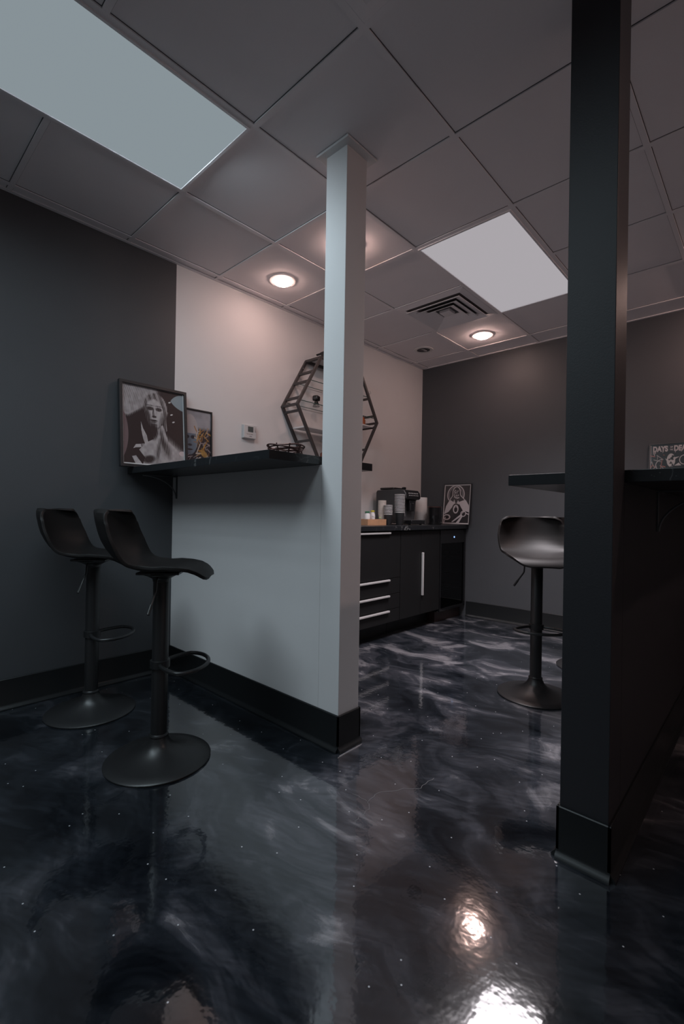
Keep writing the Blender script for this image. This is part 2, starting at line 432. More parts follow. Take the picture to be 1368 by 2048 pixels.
# ------------------------------------------------------------------ ceiling lights
M_diff1 = emis('diffuser_cool', (0.78, 0.92, 1.0), 0.31)
M_diff2 = emis('diffuser_neutral', (1.0, 0.94, 1.0), 0.40)
def panel(x0, y0, w, d, dm, watts, spread, col, label, power_on=True):
    t = thing('ceiling_light_panel', label, 'ceiling light', (x0+w/2, y0+d/2, H-0.001))
    f = MB()
    a, b = w/2, d/2; e = 0.011
    for q in ((-a, a, -b, -b+e), (-a, a, b-e, b), (-a, -a+e, -b+e, b-e), (a-e, a, -b+e, b-e)): f.box(*q, -0.006, 0.004)
    f.build('frame', M_bar, t, smooth=False)
    MB().box(-a+e, a-e, -b+e, b-e, -0.001, 0.003).build('diffuser', dm, t, smooth=False)
    ld = bpy.data.lights.new('panel_lamp', 'AREA'); ld.shape = 'RECTANGLE'; ld.size = w-0.03; ld.size_y = d-0.03
    ld.energy = watts; ld.spread = math.radians(spread); ld.color = col
    lo = bpy.data.objects.new('panel_lamp', ld); COL.objects.link(lo); lo.parent = t; lo.location = (0, 0, -0.004)
    return t
fp = panel(0.012, -1.2, 0.586, 1.188, M_diff1, PANEL_FRONT_W, 94, COOL, 'long lit white ceiling panel in the upper left, above the two left stools')
# asymmetric strips added under the front panel, unseen, to brighten the half wall and the left wall
def fill_strips(t, watts, rx, ry, spread):
    for k in range(5):
        ld = bpy.data.lights.new('fill_lamp', 'AREA'); ld.shape = 'RECTANGLE'; ld.size = 0.52; ld.size_y = 0.09
        ld.energy = watts/5; ld.spread = math.radians(spread); ld.color = COOL
        lo = bpy.data.objects.new('fill_lamp', ld); COL.objects.link(lo); lo.parent = t
        lo.location = (0, -0.48+0.24*k, -0.032); lo.rotation_euler = (math.radians(rx), math.radians(ry), 0)
fill_strips(fp, FILL_STRIP_W, 46, 12, 126)
panel(0.622, 1.232, 0.586, 1.196, M_diff2, PANEL_REAR_W, 98, (1.0, 0.93, 0.97), 'lit white ceiling panel over the back room, next to the air vent')
panel(1.232, -1.82, 0.586, 1.196, M_diff1, PANEL_BACK_W*0.35, 170, COOL, 'unseen ceiling panel added above the viewer to light the column')  # added out of view to brighten the front of the white column
panel(0.012, -2.43, 0.586, 1.196, M_diff1, PANEL_BACK_W, 170, COOL, 'lit ceiling panel outside the photo, behind the viewer, in line with the upper left panel')

def downlight(x, y, label, lit=True, f=1.0):
    M_bulb = emis('lamp_warm', WARM, DOWN_L*f)
    t = thing('recessed_downlight', label, 'recessed light', (x, y, H+0.004))
    MB().lathe([(0.064, 0.0), (0.066, -0.008), (0.092, -0.006), (0.096, 0.0)], 48, cap=False).build('trim_ring', M_trimw, t)
    if lit:
        MB().lathe([(0.061, 0.0), (0.060, -0.014), (0.054, -0.023), (0.036, -0.030), (0.012, -0.032), (0.001, -0.032)], 40, cap=True).build('bulb', M_bulb, t)
    else:
        MB().lathe([(0.064, -0.004), (0.055, 0.0), (0.05, 0.004)], 40, cap=True).build('dark_recess', M_gap, t)
        MB().lathe([(0.034, 0.0), (0.036, -0.006), (0.030, -0.010), (0.02, -0.006), (0.001, -0.006)], 32, cap=True).xf(Matrix.Rotation(0.35, 4, 'Y')).build('gimbal_lamp', M_porc, t)
    return t
downlight(-0.32, 0.935, 'lit round ceiling spot left of the white column', f=0.56)
downlight(0.325, 0.915, 'lit round ceiling spot hidden behind the white column')
downlight(0.293, 2.784, 'lit round ceiling spot in the tile below the square air vent')
downlight(-0.323, 2.759, 'unlit round ceiling spot nearest the far left corner', lit=False)
downlight(2.135, 2.745, 'lit round ceiling spot outside the photo, near the far wall', f=2.4)
downlight(3.355, 0.915, 'unseen round ceiling spot added far right to light the column side', f=2.5)  # added out of view to warm the right face of the white column

# ------------------------------------------------------------------ air vents
def vent(x, y, label):
    t = thing('air_vent', label, 'air vent', (x, y, H-0.001))
    def ring(a, b, z0, z1, th=0.004):
        """square sloping blade: outer half size a at z0 to inner half size b at z1"""
        m = MB()
        for s in range(4):
            R = Matrix.Rotation(s*PI/2, 4, 'Z')
            v = [(-a, -a, z0), (a, -a, z0), (b, -b, z1), (-b, -b, z1), (-a, -a, z0+th), (a, -a, z0+th), (b, -b, z1+th), (-b, -b, z1+th)]
            v = [tuple(R @ Vector(p)) for p in v]
            m.add(v, [(0,1,2,3),(7,6,5,4),(0,4,5,1),(2,6,7,3),(1,5,6,2),(3,7,4,0)])
        return m
    m = ring(0.292, 0.24, -0.001, -0.004, 0.003); m.build('face_frame', M_bar, t, smooth=False)
    MB().box(-0.235, 0.235, -0.235, 0.235, 0.0022, 0.004).build('dark_throat', M_gap, t, smooth=False)
    for a, b in ((0.235, 0.175), (0.178, 0.122), (0.125, 0.072)):
        ring(a, b, -0.026, -0.002).build('blade', M_bar, t, smooth=False)
    MB().box(-0.045, 0.045, -0.045, 0.045, -0.016, 0.002).build('centre_plate', M_bar, t, smooth=False)
    return t
vent(0.305, 2.135, 'square white stepped air vent beside the rear light panel')
vent(1.525, -0.305, 'square air vent cut off by the top edge of the photo')

# ------------------------------------------------------------------ worktops
w = MB(); w.box(XL, 0.716, 0.025, 0.705, 1.277, 1.315)
o = w.build('bar_counter', M_marble, bevel=0.0015, smooth=False); tag(o, 'black marble bar top on the white half wall, left', 'countertop')
w = MB(); w.box(1.540, 2.215, PY1+0.0005, YF-0.001, 1.1655, 1.204)
o = w.build('bar_counter', M_marble, bevel=0.0015, smooth=False); tag(o, 'black marble bar top behind the black pillar, right', 'countertop')
w = MB(); w.box(XL+0.001, -0.085, 1.40, YF-0.001, 0.915, 0.9545)
o = w.build('coffee_counter_top', M_marble, bevel=0.0015, smooth=False); tag(o, 'black marble worktop carrying the coffee machine and cups', 'countertop')

def bracket(loc, rz, label, leg=0.145, arm=0.235):
    t = thing('shelf_bracket', label, 'bracket', loc, rz)
    # local: wall face at y=0, arm runs out along +y under the top (z=0)
    MB().box(-0.007, 0.007, 0.0, arm, -0.005, -0.0005).box(-0.007, 0.007, 0.0005, 0.005, -leg, -0.0055).build('angle_plate', M_brk, t, bevel=0.0008)
    pts = []
    for k in range(17):
        a = k/16*PI/2
        pts.append((0, 0.006+(arm-0.012)*(1-math.cos(a)), -leg+0.002+(leg-0.008)*math.sin(a)))
    MB().tube(pts, 0.0042, 8).build('curved_brace', M_brk, t)
    return t
bracket((-0.625, CY0, 1.2765), PI, 'thin black curved bracket under the left end of the left bar top')
bracket((PX1, 1.05, 1.165), -PI/2, 'thin black curved bracket under the bar top right of the pillar', 0.165, 0.26)
bracket((0.45, CY1, 1.2765), 0, 'thin black bracket under the rear overhang of the left bar top')

# ------------------------------------------------------------------ bar stools
def make_stool(label):
    t = thing('bar_stool', label, 'bar stool', group='black pedestal bar stools')
    # trumpet base
    MB().lathe([(0.205, 0.0), (0.2125, 0.0015), (0.2135, 0.007), (0.207, 0.0115), (0.17, 0.018), (0.13, 0.027), (0.095, 0.039), (0.068, 0.054),
                (0.050, 0.072), (0.040, 0.092), (0.0365, 0.104)], 72).build('base', M_black, t)
    MB().lathe([(0.036, 0.100), (0.037, 0.104), (0.0345, 0.110), (0.0325, 0.112), (0.0325, 0.770), (0.030, 0.775)], 40).build('column', M_black, t)
    MB().lathe([(0.0385, 0.101), (0.0395, 0.1035), (0.0385, 0.107), (0.034, 0.1085)], 40).build('collar', M_black, t)
    # seat mount
    mm = MB().lathe([(0.034, 0.752), (0.036, 0.765), (0.06, 0.778), (0.075, 0.783), (0.075, 0.789)], 32)
    mm.box(-0.085, 0.085, -0.07, 0.07, 0.787, 0.797)
    mm.build('seat_mount', M_black, t, bevel=0.002)
    # height lever on the sitter's right
    MB().tube([(0.0, -0.03, 0.780), (0.0, -0.062, 0.776), (-0.002, -0.070, 0.765), (-0.004, -0.072, 0.725), (-0.006, -0.076, 0.715),
               (-0.014, -0.112, 0.660)], 0.0045, 10).tube([(-0.012, -0.104, 0.672), (-0.018, -0.126, 0.637)], 0.0065, 10).build('lever', M_black, t)
    # footrest loop
    pts = []
    n = 40
    for k in range(n+1):
        a = -PI + 2*PI*k/n
        # egg shape whose narrow end meets the column
        x = 0.100+0.098*math.cos(a)
        y = 0.142*math.sin(a)*(0.55+0.45*min(1, (x+0.02)/0.12))
        pts.append((x, y, 0.405+0.0*x))
    MB().tube(pts[1:-1], 0.0085, 12).build('footrest', M_black, t)
    MB().lathe([(0.033, 0.388), (0.040, 0.390), (0.040, 0.420), (0.033, 0.422)], 32).build('footrest_clamp', M_black, t)
    # moulded seat shell
    P = [(-0.236, 1.052), (-0.230, 1.030), (-0.223, 1.000), (-0.214, 0.968), (-0.201, 0.935), (-0.184, 0.904), (-0.161, 0.875), (-0.132, 0.850), (-0.096, 0.830), (-0.062, 0.818),
         (-0.030, 0.812), (0.005, 0.811), (0.055, 0.816), (0.100, 0.820), (0.140, 0.819), (0.172, 0.810), (0.196, 0.794), (0.208, 0.778)]
    # resample
    pv = [Vector(q) for q in P]; cum = [0]
    for a, b in zip(pv, pv[1:]): cum.append(cum[-1]+(b-a).length)
    tot = cum[-1]; nu, nv = 44, 28
    def at(s):
        for i in range(len(cum)-1):
            if s <= cum[i+1]+1e-9:
                q = (s-cum[i])/(cum[i+1]-cum[i]); return pv[i].lerp(pv[i+1], q)
        return pv[-1]
    v = []; f = []
    for i in range(nu+1):
        s = tot*(0.5-0.5*math.cos(PI*i/nu)) if False else tot*i/nu
        p = at(s); tt = s/tot
        wmax = 0.198
        r = 0.055
        hw = wmax
        if s < r: hw = wmax-0.012-r*0.9+0.9*math.sqrt(max(0, r*r-(r-s)**2))
        elif s < 0.12: hw = wmax-0.012*(1-(s-r)/(0.12-r))
        e = tot-s; r2 = 0.15
        seatw = max(0, min(1, (s-0.26)/0.10)); hw -= 0.020*seatw*seatw*(3-2*seatw)
        if e < r2: hw = min(hw, 0.178-r2*0.72+0.72*math.sqrt(max(0, r2*r2-(r2-e)**2)))
        # waist between back and seat
        hw -= 0.010*math.exp(-((s-0.30)/0.08)**2)
        back = max(0, min(1, (0.36-s)/0.24)); back = back*back*(3-2*back)
        seat = max(0, min(1, (s-0.24)/0.12)); seat = seat*seat*(3-2*seat)
        front = max(0, min(1, (s-0.42)/0.15))
        for j in range(nv+1):
            u = -1+2*j/nv
            y = hw*u
            x = p.x - back*0.018 + back*0.088*(abs(u)**2.0) + (1-back)*0.0
            z = p.y + seat*(1-front)*0.020*(abs(u)**2.4) - front*0.004*u*u - back*0.010*u*u*(1 if s < 0.05 else 0) + 0.012*math.exp(-((s-0.26)/0.09)**2)*u*u
            v.append((x, y, z))
    for i in range(nu):
        for j in range(nv):
            a = i*(nv+1)+j; f.append((a, a+1, a+nv+2, a+nv+1))
    sh = MB().add(v, f)
    o = sh.build('seat', M_seat, t)
    if o.data.polygons[(nu//2+8)*nv+nv//2].normal.z < 0:
        o.data.flip_normals()
    md = o.modifiers.new('thick', 'SOLIDIFY'); md.thickness = 0.014; md.offset = -1
    md = o.modifiers.new('bev', 'BEVEL'); md.width = 0.004; md.segments = 3; md.limit_method = 'ANGLE'; md.angle_limit = math.radians(60)
    return t
s0 = make_stool('black bar stool in front of the white half wall, nearest the viewer')
ang = math.atan2(0.679, 0.734)
s0.location = (0.352, -0.252, 0); s0.rotation_euler = (0, 0, ang+0.13)
for x, y, a, lab in ((-0.352, -0.278, ang+0.09, 'black bar stool against the charcoal left wall, leftmost in the photo'),
                     (1.236, 1.620, math.radians(-57), 'black bar stool facing the viewer, beside the black pillar'),
                     (1.325, 2.395, math.radians(-30), 'black bar stool mostly hidden behind the black pillar, only base edge showing')):
    c = copy_tree(s0); c.location = (x, y, 0); c.rotation_euler = (0, 0, a); c['label'] = lab

# ------------------------------------------------------------------ pictures
def picture_plane(name, fn, w, h, nx, ny, parent, rough=0.25, coat=0.5):
    """flat print in local x (0..w), z (0..h), y=0 facing -y; colours from fn(u, v) arrays"""
    us, vs = np.meshgrid(np.linspace(0, 1, nx+1), np.linspace(0, 1, ny+1))
    rgb = np.clip(fn(us, vs), 0, 1)
    me = bpy.data.meshes.new(name)
    V = [(float(u)*w, 0.0, float(q)*h) for u, q in zip(us.ravel(), vs.ravel())]
    Fc = []
    for i in range(ny):
        for j in range(nx):
            a = i*(nx+1)+j; Fc.append((a, a+1, a+nx+2, a+nx+1))
    me.from_pydata(V, [], Fc)
    ca = me.color_attributes.new('print', 'FLOAT_COLOR', 'POINT')
    buf = np.ones((V.__len__(), 4), dtype=np.float32); buf[:, :3] = rgb.reshape(-1, 3)
    ca.data.foreach_set('color', buf.ravel())
    m = mat(name+'_ink', (0.1, 0.1, 0.1), rough, coat=coat)
    nt = m.node_tree; at = nt.nodes.new('ShaderNodeAttribute'); at.attribute_name = 'print'
    nt.links.new(at.outputs['Color'], nt.nodes['Principled BSDF'].inputs['Base Color'])
    m.node_tree.nodes['Principled BSDF'].inputs['Coat Roughness'].default_value = 0.05
    me.materials.append(m)
    o = bpy.data.objects.new(name, me); COL.objects.link(o); o.parent = parent
    return o

def ell(u, v, cx, cy, rx, ry, soft=0.04, rot=0.0):
    dx = u-cx; dy = v-cy; c, s = math.cos(rot), math.sin(rot)
    a = (c*dx+s*dy)/rx; b = (-s*dx+c*dy)/ry
    d = np.sqrt(a*a+b*b)
    return np.clip((1-d)/soft+0.5, 0, 1)
def ring(u, v, cx, cy, rx, ry, t, soft=0.03):
    d = np.sqrt(((u-cx)/rx)**2+((v-cy)/ry)**2)
    return np.clip((t-np.abs(d-1))/soft+0.5, 0, 1)
def seg(u, v, x0, y0, x1, y1, w, soft=0.006):
    px, py = u-x0, v-y0; dx, dy = x1-x0, y1-y0
    t = np.clip((px*dx+py*dy)/(dx*dx+dy*dy), 0, 1)
    d = np.sqrt((px-t*dx)**2+(py-t*dy)**2)
    return np.clip((w-d)/soft+0.5, 0, 1)
def poly(u, v, pts):
    inside = np.zeros(u.shape, bool); n = len(pts)
    for i in range(n):
        x0, y0 = pts[i]; x1, y1 = pts[(i+1) % n]
        if y0 == y1: continue
        c = ((y0 > v) != (y1 > v)) & (u < (x1-x0)*(v-y0)/(y1-y0)+x0)
        inside ^= c
    return inside.astype(float)
def mixc(a, col, m): return a*(1-m[..., None])+np.array(col)*m[..., None]

def vnoise(u, v, s, seed=0):
    rs = np.random.RandomState(seed); G = rs.rand(64, 64)
    x = u*s; y = v*s; i = np.floor(x).astype(int); j = np.floor(y).astype(int); fx = x-i; fy = y-j
    fx = fx*fx*(3-2*fx); fy = fy*fy*(3-2*fy); i %= 63; j %= 63
    return (G[j, i]*(1-fx)+G[j, i+1]*fx)*(1-fy)+(G[j+1, i]*(1-fx)+G[j+1, i+1]*fx)*fy

def art_portrait(u, v):
    base = np.zeros(u.shape+(3,))+np.array((0.040, 0.027, 0.027))
    lum = np.zeros(u.shape)
    D = lambda cx, cy, rx, ry, k, soft=0.6, rot=0.0: 1-k*ell(u, v, cx, cy, rx, ry, soft, rot)
    # fields of pale lines: upper left, lower right
    tl = np.clip((v-(0.58+0.55*np.clip(u-0.10, 0, 1)**1.0))/0.05, 0, 1)*np.clip((0.62-u)/0.10, 0, 1)
    lum = np.maximum(lum, 0.62*tl)
    br = np.clip(((0.50-0.62*(u-0.62))-v)/0.10, 0, 1)*np.clip((u-0.52)/0.15, 0, 1)
    lum = np.maximum(lum, 0.60*br)
    # hair, swept back, with locks falling right
    hair = np.maximum(ell(u, v, 0.525, 0.745, 0.195, 0.200, 0.10), poly(u, v, [(0.66, 0.80), (0.73, 0.72), (0.70, 0.60), (0.71, 0.48), (0.66, 0.42), (0.60, 0.60)])*0.8)
    lum = lum*(1-hair)+hair*(0.46+0.24*np.sin((u-0.52)*70+(v-0.7)*26)*0.5)
    # face
    face = ell(u, v, 0.505, 0.672, 0.148, 0.190, 0.14, 0.05); lum = lum*(1-face)+0.80*face
    lum *= D(0.385, 0.600, 0.055, 0.150, 0.75, 0.9, 0.15)
    lum *= D(0.625, 0.585, 0.050, 0.100, 0.45, 0.9, -0.3)
    for ex in (0.435, 0.575):
        lum *= D(ex, 0.738, 0.052, 0.024, 0.80, 0.6); lum *= D(ex, 0.778, 0.058, 0.010, 0.45, 0.8)
    lum *= D(0.485, 0.690, 0.016, 0.060, 0.55, 0.9); lum *= D(0.500, 0.637, 0.036, 0.015, 0.75, 0.7)
    lum *= D(0.490, 0.588, 0.058, 0.011, 0.92, 0.5); lum *= D(0.490, 0.567, 0.045, 0.010, 0.55, 0.7); lum *= D(0.495, 0.535, 0.060, 0.010, 0.35, 0.8)
    # neck, collar bones, shoulders
    neck = poly(u, v, [(0.42, 0.52), (0.64, 0.54), (0.69, 0.42), (0.72, 0.34), (0.99, 0.16), (0.99, 0.0), (0.30, 0.0), (0.34, 0.10), (0.25, 0.19), (0.36, 0.29), (0.48, 0.345), (0.45, 0.44)])
    neck = neck*(1-face)
    lum = lum*(1-neck)+neck*0.70
    lum *= D(0.475, 0.450, 0.075, 0.100, 0.95*1.0, 0.7)*1.0
    lum *= D(0.620, 0.380, 0.030, 0.120, 0.5, 0.9, 0.2)
    lum *= D(0.690, 0.240, 0.060, 0.120, 0.5, 0.9, 0.5); lum *= D(0.560, 0.200, 0.030, 0.140, 0.45, 0.9, -0.2)
    lum *= D(0.400, 0.080, 0.095, 0.045, 0.85, 0.7, 0.2)
    for pts, k in (([(0.285, 0.55), (0.315, 0.47), (0.375, 0.38), (0.395, 0.29), (0.355, 0.25), (0.315, 0.34), (0.29, 0.44)], 0.74),
                   ([(0.16, 0.20), (0.20, 0.255), (0.28, 0.265), (0.29, 0.225), (0.20, 0.215)], 0.78),
                   ([(0.29, 0.27), (0.37, 0.28), (0.40, 0.22), (0.31, 0.20)], 0.6), ([(0.14, 0.10), (0.20, 0.115), (0.25, 0.06), (0.31, 0.0), (0.20, 0.0)], 0.74)):
        lum = np.maximum(lum, k*poly(u, v, pts))
    lum *= 0.86+0.28*vnoise(u, v, 26, 3)
    # fine curved vertical line screen over everything pale
    ph = u*46 + 5.0*np.sin(v*2.6-0.4) + 3.2*np.sin((u+v)*3.0) + 2.0*np.exp(-((u-0.52)**2+(v-0.66)**2)/0.05)
    st = 0.5+0.5*np.sin(ph*2*PI)
    lum = np.clip(lum*1.30-0.95*(1-st)*(0.92-lum), 0, 1)*(lum > 0.02)
    out = base+lum[..., None]*np.array((0.44, 0.405, 0.41))
    # printed discs cut by the edges
    out = mixc(out, (0.17, 0.115, 0.12), ell(u, v, -0.16, 0.38, 0.25, 0.40, 0.02)*(v < 0.8))
    lens = ell(u, v, 1.10, 0.98, 0.36, 0.22, 0.02)*ell(u, v, 1.02, 0.80, 0.27, 0.19, 0.02)
    out = mixc(out, (0.26, 0.31, 0.34), lens)
    out = mixc(out, (0.60, 0.48, 0.48), ell(u, v, 0.965, 0.195, 0.06, 0.032, 0.05))
    for a, b in ((0.79, 0.70), (0.82, 0.605), (0.76, 0.86)): out = mixc(out, (0.6, 0.58, 0.58), ell(u, v, a, b, 0.022, 0.009, 0.3, 0.3))
    return out

def art_blue_face(u, v):
    n = vnoise(u, v, 12, 5); n2 = vnoise(u, v, 30, 9)
    out = np.zeros(u.shape+(3,))+np.array((0.035, 0.028, 0.032))
    out = mixc(out, (0.34, 0.33, 0.36), np.clip((v-0.68)/0.06, 0, 1)*(0.7+0.3*n))  # pale top stands for room light reflected in the glass, painted in
    head = ell(u, v, 0.50, 0.60, 0.20, 0.33, 0.06)
    out = mixc(out, (0.40, 0.36, 0.37), head*(v > 0.62))
    out = mixc(out, (0.17, 0.21, 0.27), head*(v <= 0.62)*(0.75+0.25*n))
    for ex in (0.43, 0.57): out = mixc(out, (0.03, 0.03, 0.04), ell(u, v, ex, 0.56, 0.055, 0.03, 0.5))
    out = mixc(out, (0.05, 0.05, 0.06), ell(u, v, 0.50, 0.43, 0.05, 0.02, 0.5))
    out = mixc(out, (0.04, 0.03, 0.03), ell(u, v, 0.50, 0.355, 0.07, 0.012, 0.5))
    rs = random.Random(4)
    for k in range(46):
        a = rs.uniform(0, 2*PI); x0 = 0.80+rs.uniform(-0.17, 0.18); y0 = rs.uniform(0.22, 0.68); l = rs.uniform(0.04, 0.16)
        c = rs.choice(((0.45, 0.24, 0.06), (0.32, 0.15, 0.04), (0.5, 0.42, 0.35), (0.25, 0.20, 0.2)))
        out = mixc(out, c, seg(u, v, x0, y0, x0+l*math.cos(a), y0+l*math.sin(a), rs.uniform(0.004, 0.012)))
    out = mixc(out, (0.46, 0.26, 0.08), ell(u, v, 0.84, 0.30, 0.10, 0.05, 0.3, -0.5)*(0.5+0.5*n2))
    for k in range(70):
        a = rs.uniform(0.1, 0.9); x0 = rs.uniform(0.1, 0.95); y0 = rs.uniform(0.0, 0.24); l = rs.uniform(0.02, 0.14)
        out = mixc(out, (0.42, 0.38, 0.40), seg(u, v, x0, y0, x0+l*math.cos(a), y0+l*math.sin(a), 0.004)*0.8)
    return out

def art_hooded(u, v):
    out = np.zeros(u.shape+(3,))+np.array((0.035, 0.031, 0.033))
    Wt = (0.50, 0.44, 0.45)
    # halo
    out = mixc(out, Wt, ring(u, v, 0.45, 0.74, 0.31, 0.235, 0.055)*(v > 0.60))
    out = mixc(out, (0.20, 0.18, 0.19), ring(u, v, 0.45, 0.74, 0.25, 0.19, 0.07)*(v > 0.62)*0.8)
    # shoulders
    sh = poly(u, v, [(0.04, 0.24), (0.10, 0.45), (0.22, 0.60), (0.36, 0.60), (0.45, 0.52), (0.55, 0.52), (0.66, 0.60), (0.84, 0.60), (0.96, 0.46), (0.98, 0.30), (0.74, 0.34), (0.60, 0.47), (0.40, 0.47), (0.28, 0.33)])
    out = mixc(out, Wt, sh)
    # robe fold holes
    out = mixc(out, (0.035, 0.031, 0.033), poly(u, v, [(0.12, 0.22), (0.42, 0.50), (0.60, 0.50), (0.80, 0.28), (0.80, 0.02), (0.12, 0.02)]))
    # hood
    hood = poly(u, v, [(0.22, 0.60), (0.32, 0.72), (0.32, 0.85), (0.38, 0.93), (0.47, 0.955), (0.56, 0.93), (0.62, 0.85), (0.64, 0.73), (0.82, 0.60), (0.60, 0.54), (0.47, 0.50), (0.34, 0.55)])
    out = mixc(out, Wt, hood)
    hood2 = poly(u, v, [(0.25, 0.605), (0.345, 0.72), (0.345, 0.84), (0.40, 0.91), (0.47, 0.935), (0.54, 0.91), (0.595, 0.84), (0.615, 0.72), (0.78, 0.605), (0.60, 0.56), (0.47, 0.52), (0.34, 0.57)])
    out = mixc(out, (0.045, 0.040, 0.042), hood2)
    rs = random.Random(9)
    for k in range(30):
        x = 0.475+rs.uniform(-0.09, 0.09); y = 0.75+rs.uniform(-0.115, 0.11)
        out = mixc(out, Wt, ell(u, v, x, y, rs.uniform(0.008, 0.022), rs.uniform(0.006, 0.02), 0.5, rs.uniform(0, 3))*0.9)
    # collar strokes
    out = mixc(out, Wt, poly(u, v, [(0.40, 0.62), (0.46, 0.50), (0.42, 0.50), (0.38, 0.57)])); out = mixc(out, Wt, poly(u, v, [(0.54, 0.60), (0.50, 0.50), (0.54, 0.50), (0.58, 0.57)]))
    # heart medallion
    out = mixc(out, (0.035, 0.03, 0.03), ell(u, v, 0.48, 0.375, 0.15, 0.145, 0.05))
    out = mixc(out, Wt, ell(u, v, 0.48, 0.375, 0.105, 0.11, 0.06))
    out = mixc(out, (0.035, 0.03, 0.03), ell(u, v, 0.48, 0.36, 0.062, 0.065, 0.1))
    out = mixc(out, (0.035, 0.03, 0.03), seg(u, v, 0.48, 0.36, 0.48, 0.445, 0.014))
    # hands and staff
    out = mixc(out, Wt, poly(u, v, [(0.34, 0.05), (0.40, 0.05), (0.74, 0.22), (0.70, 0.26)])); out = mixc(out, Wt, poly(u, v, [(0.48, 0.0), (0.60, 0.0), (0.76, 0.20), (0.72, 0.22)]))
    for k in range(5):
        out = mixc(out, Wt, seg(u, v, 0.72+0.03*k, 0.27+0.035*k, 0.86+0.02*k, 0.36+0.03*k, 0.012))
    out = mixc(out, Wt, ring(u, v, 0.77, 0.26, 0.09, 0.065, 0.16))
    out = mixc(out, Wt, ring(u, v, 0.15, 0.17, 0.12, 0.06, 0.22)); out = mixc(out, Wt, seg(u, v, 0.06, 0.04, 0.10, 0.16, 0.014))
    out = mixc(out, Wt, seg(u, v, 0.88, 0.27, 0.99, 0.24, 0.014))
    b = (u < 0.035) | (u > 0.965) | (v < 0.03) | (v > 0.97)
    out = mixc(out, (0.56, 0.50, 0.50), b.astype(float))
    return out

def framed(label, w, h, d, fw, fn, nx, ny, loc, rz, lean, mat_w=0.0, fmat=None, rough=0.25, coat=0.6, cat='framed picture'):
    """local: bottom front left corner at origin, width +x, front faces -y, body towards +y; leans back by lean"""
    t = thing('framed_picture', label, cat, loc, rz)
    t.rotation_euler = (-lean, 0, rz)
    t.rotation_mode = 'XYZ'
    fr = MB()
    fr.box(0, w, 0, d, 0, fw).box(0, w, 0, d, h-fw, h).box(0, fw, 0, d, fw, h-fw).box(w-fw, w, 0, d, fw, h-fw)
    fr.build('frame', fmat or M_frameblk, t, bevel=0.001, smooth=False)
    MB().box(fw, w-fw, d*0.55, d*0.9, fw, h-fw).build('backing', M_frameblk, t, smooth=False)
    q = fw
    if mat_w > 0:
        m = MB(); y0, y1 = d*0.36, d*0.54
        m.box(fw, w-fw, y0, y1, fw, fw+mat_w).box(fw, w-fw, y0, y1, h-fw-mat_w*0.15, h-fw).box(fw, fw+mat_w*0.6, y0, y1, fw, h-fw).box(w-fw-mat_w*0.6, w-fw, y0, y1, fw, h-fw)
        m.build('mount_board', M_shelfw, t, smooth=False)
    p = picture_plane('print', fn, w-2*fw, h-2*fw, nx, ny, t, rough, coat)
    p.location = (fw, d*0.5, fw)
    return t
# faces +x: local -y -> world +x  => rotate +90deg, local x -> world +y
framed('larger black framed print of a pale lined woman portrait on the left bar top', 0.437, 0.532, 0.028, 0.018, art_portrait, 420, 420,
       (-0.592, -0.052, 1.3153), PI/2, 0.085, mat_w=0.008)
framed('smaller black framed print of a blue face, behind the larger portrait', 0.335, 0.437, 0.018, 0.009, art_blue_face, 150, 190,
       (-0.6445, 0.262, 1.3153), PI/2, 0.030)
framed('black and white hooded figure picture leaning on the far wall beside the black canister', 0.325, 0.436, 0.016, 0.007, art_hooded, 170, 230,
       (-0.372, 3.235, 0.9548), 0, 0.10)

# poster with lettering on the right bar top
def art_poster(u, v):
    n = vnoise(u, v, 9, 2)
    out = np.zeros(u.shape+(3,))+np.array((0.020, 0.020, 0.022))
    rs = random.Random(3)
    for k in range(15):
        x0 = rs.uniform(0.03, 0.40); y0 = rs.uniform(0.35, 0.78); a = rs.uniform(0, 2*PI); l = rs.uniform(0.05, 0.2)
        out = mixc(out, rs.choice(((0.30, 0.075, 0.05), (0.30, 0.12, 0.10), (0.22, 0.2, 0.2))), seg(u, v, x0, y0, x0+l*math.cos(a), y0+l*math.sin(a), 0.008))
    out = mixc(out, (0.34, 0.09, 0.06), ell(u, v, 0.30, 0.76, 0.07, 0.045, 0.5)*(n > 0.4))
    fc = ell(u, v, 0.50, 0.70, 0.10, 0.12, 0.1)
    out = mixc(out, (0.42, 0.40, 0.40), fc*(vnoise(u, v, 26, 8) > 0.42))
    for ex in (0.46, 0.54): out = mixc(out, (0.01, 0.01, 0.01), ell(u, v, ex, 0.715, 0.025, 0.014, 0.5))
    out = mixc(out, (0.01, 0.01, 0.01), ell(u, v, 0.50, 0.645, 0.04, 0.010, 0.5))
    out = mixc(out, (0.42, 0.40, 0.40), poly(u, v, [(0.36, 0.74), (0.44, 0.70), (0.40, 0.69)])); out = mixc(out, (0.42, 0.40, 0.40), poly(u, v, [(0.58, 0.60), (0.74, 0.60), (0.68, 0.65)]))
    out = mixc(out, (0.42, 0.40, 0.40), poly(u, v, [(0.60, 0.75), (0.70, 0.76), (0.60, 0.72)])); out = mixc(out, (0.42, 0.40, 0.40), ring(u, v, 0.80, 0.70, 0.10, 0.08, 0.08)*(n > 0.35))
    out = mixc(out, (0.35, 0.32, 0.32), ring(u, v, 0.30, 0.62, 0.16, 0.10, 0.06)*(u < 0.30))
    return out
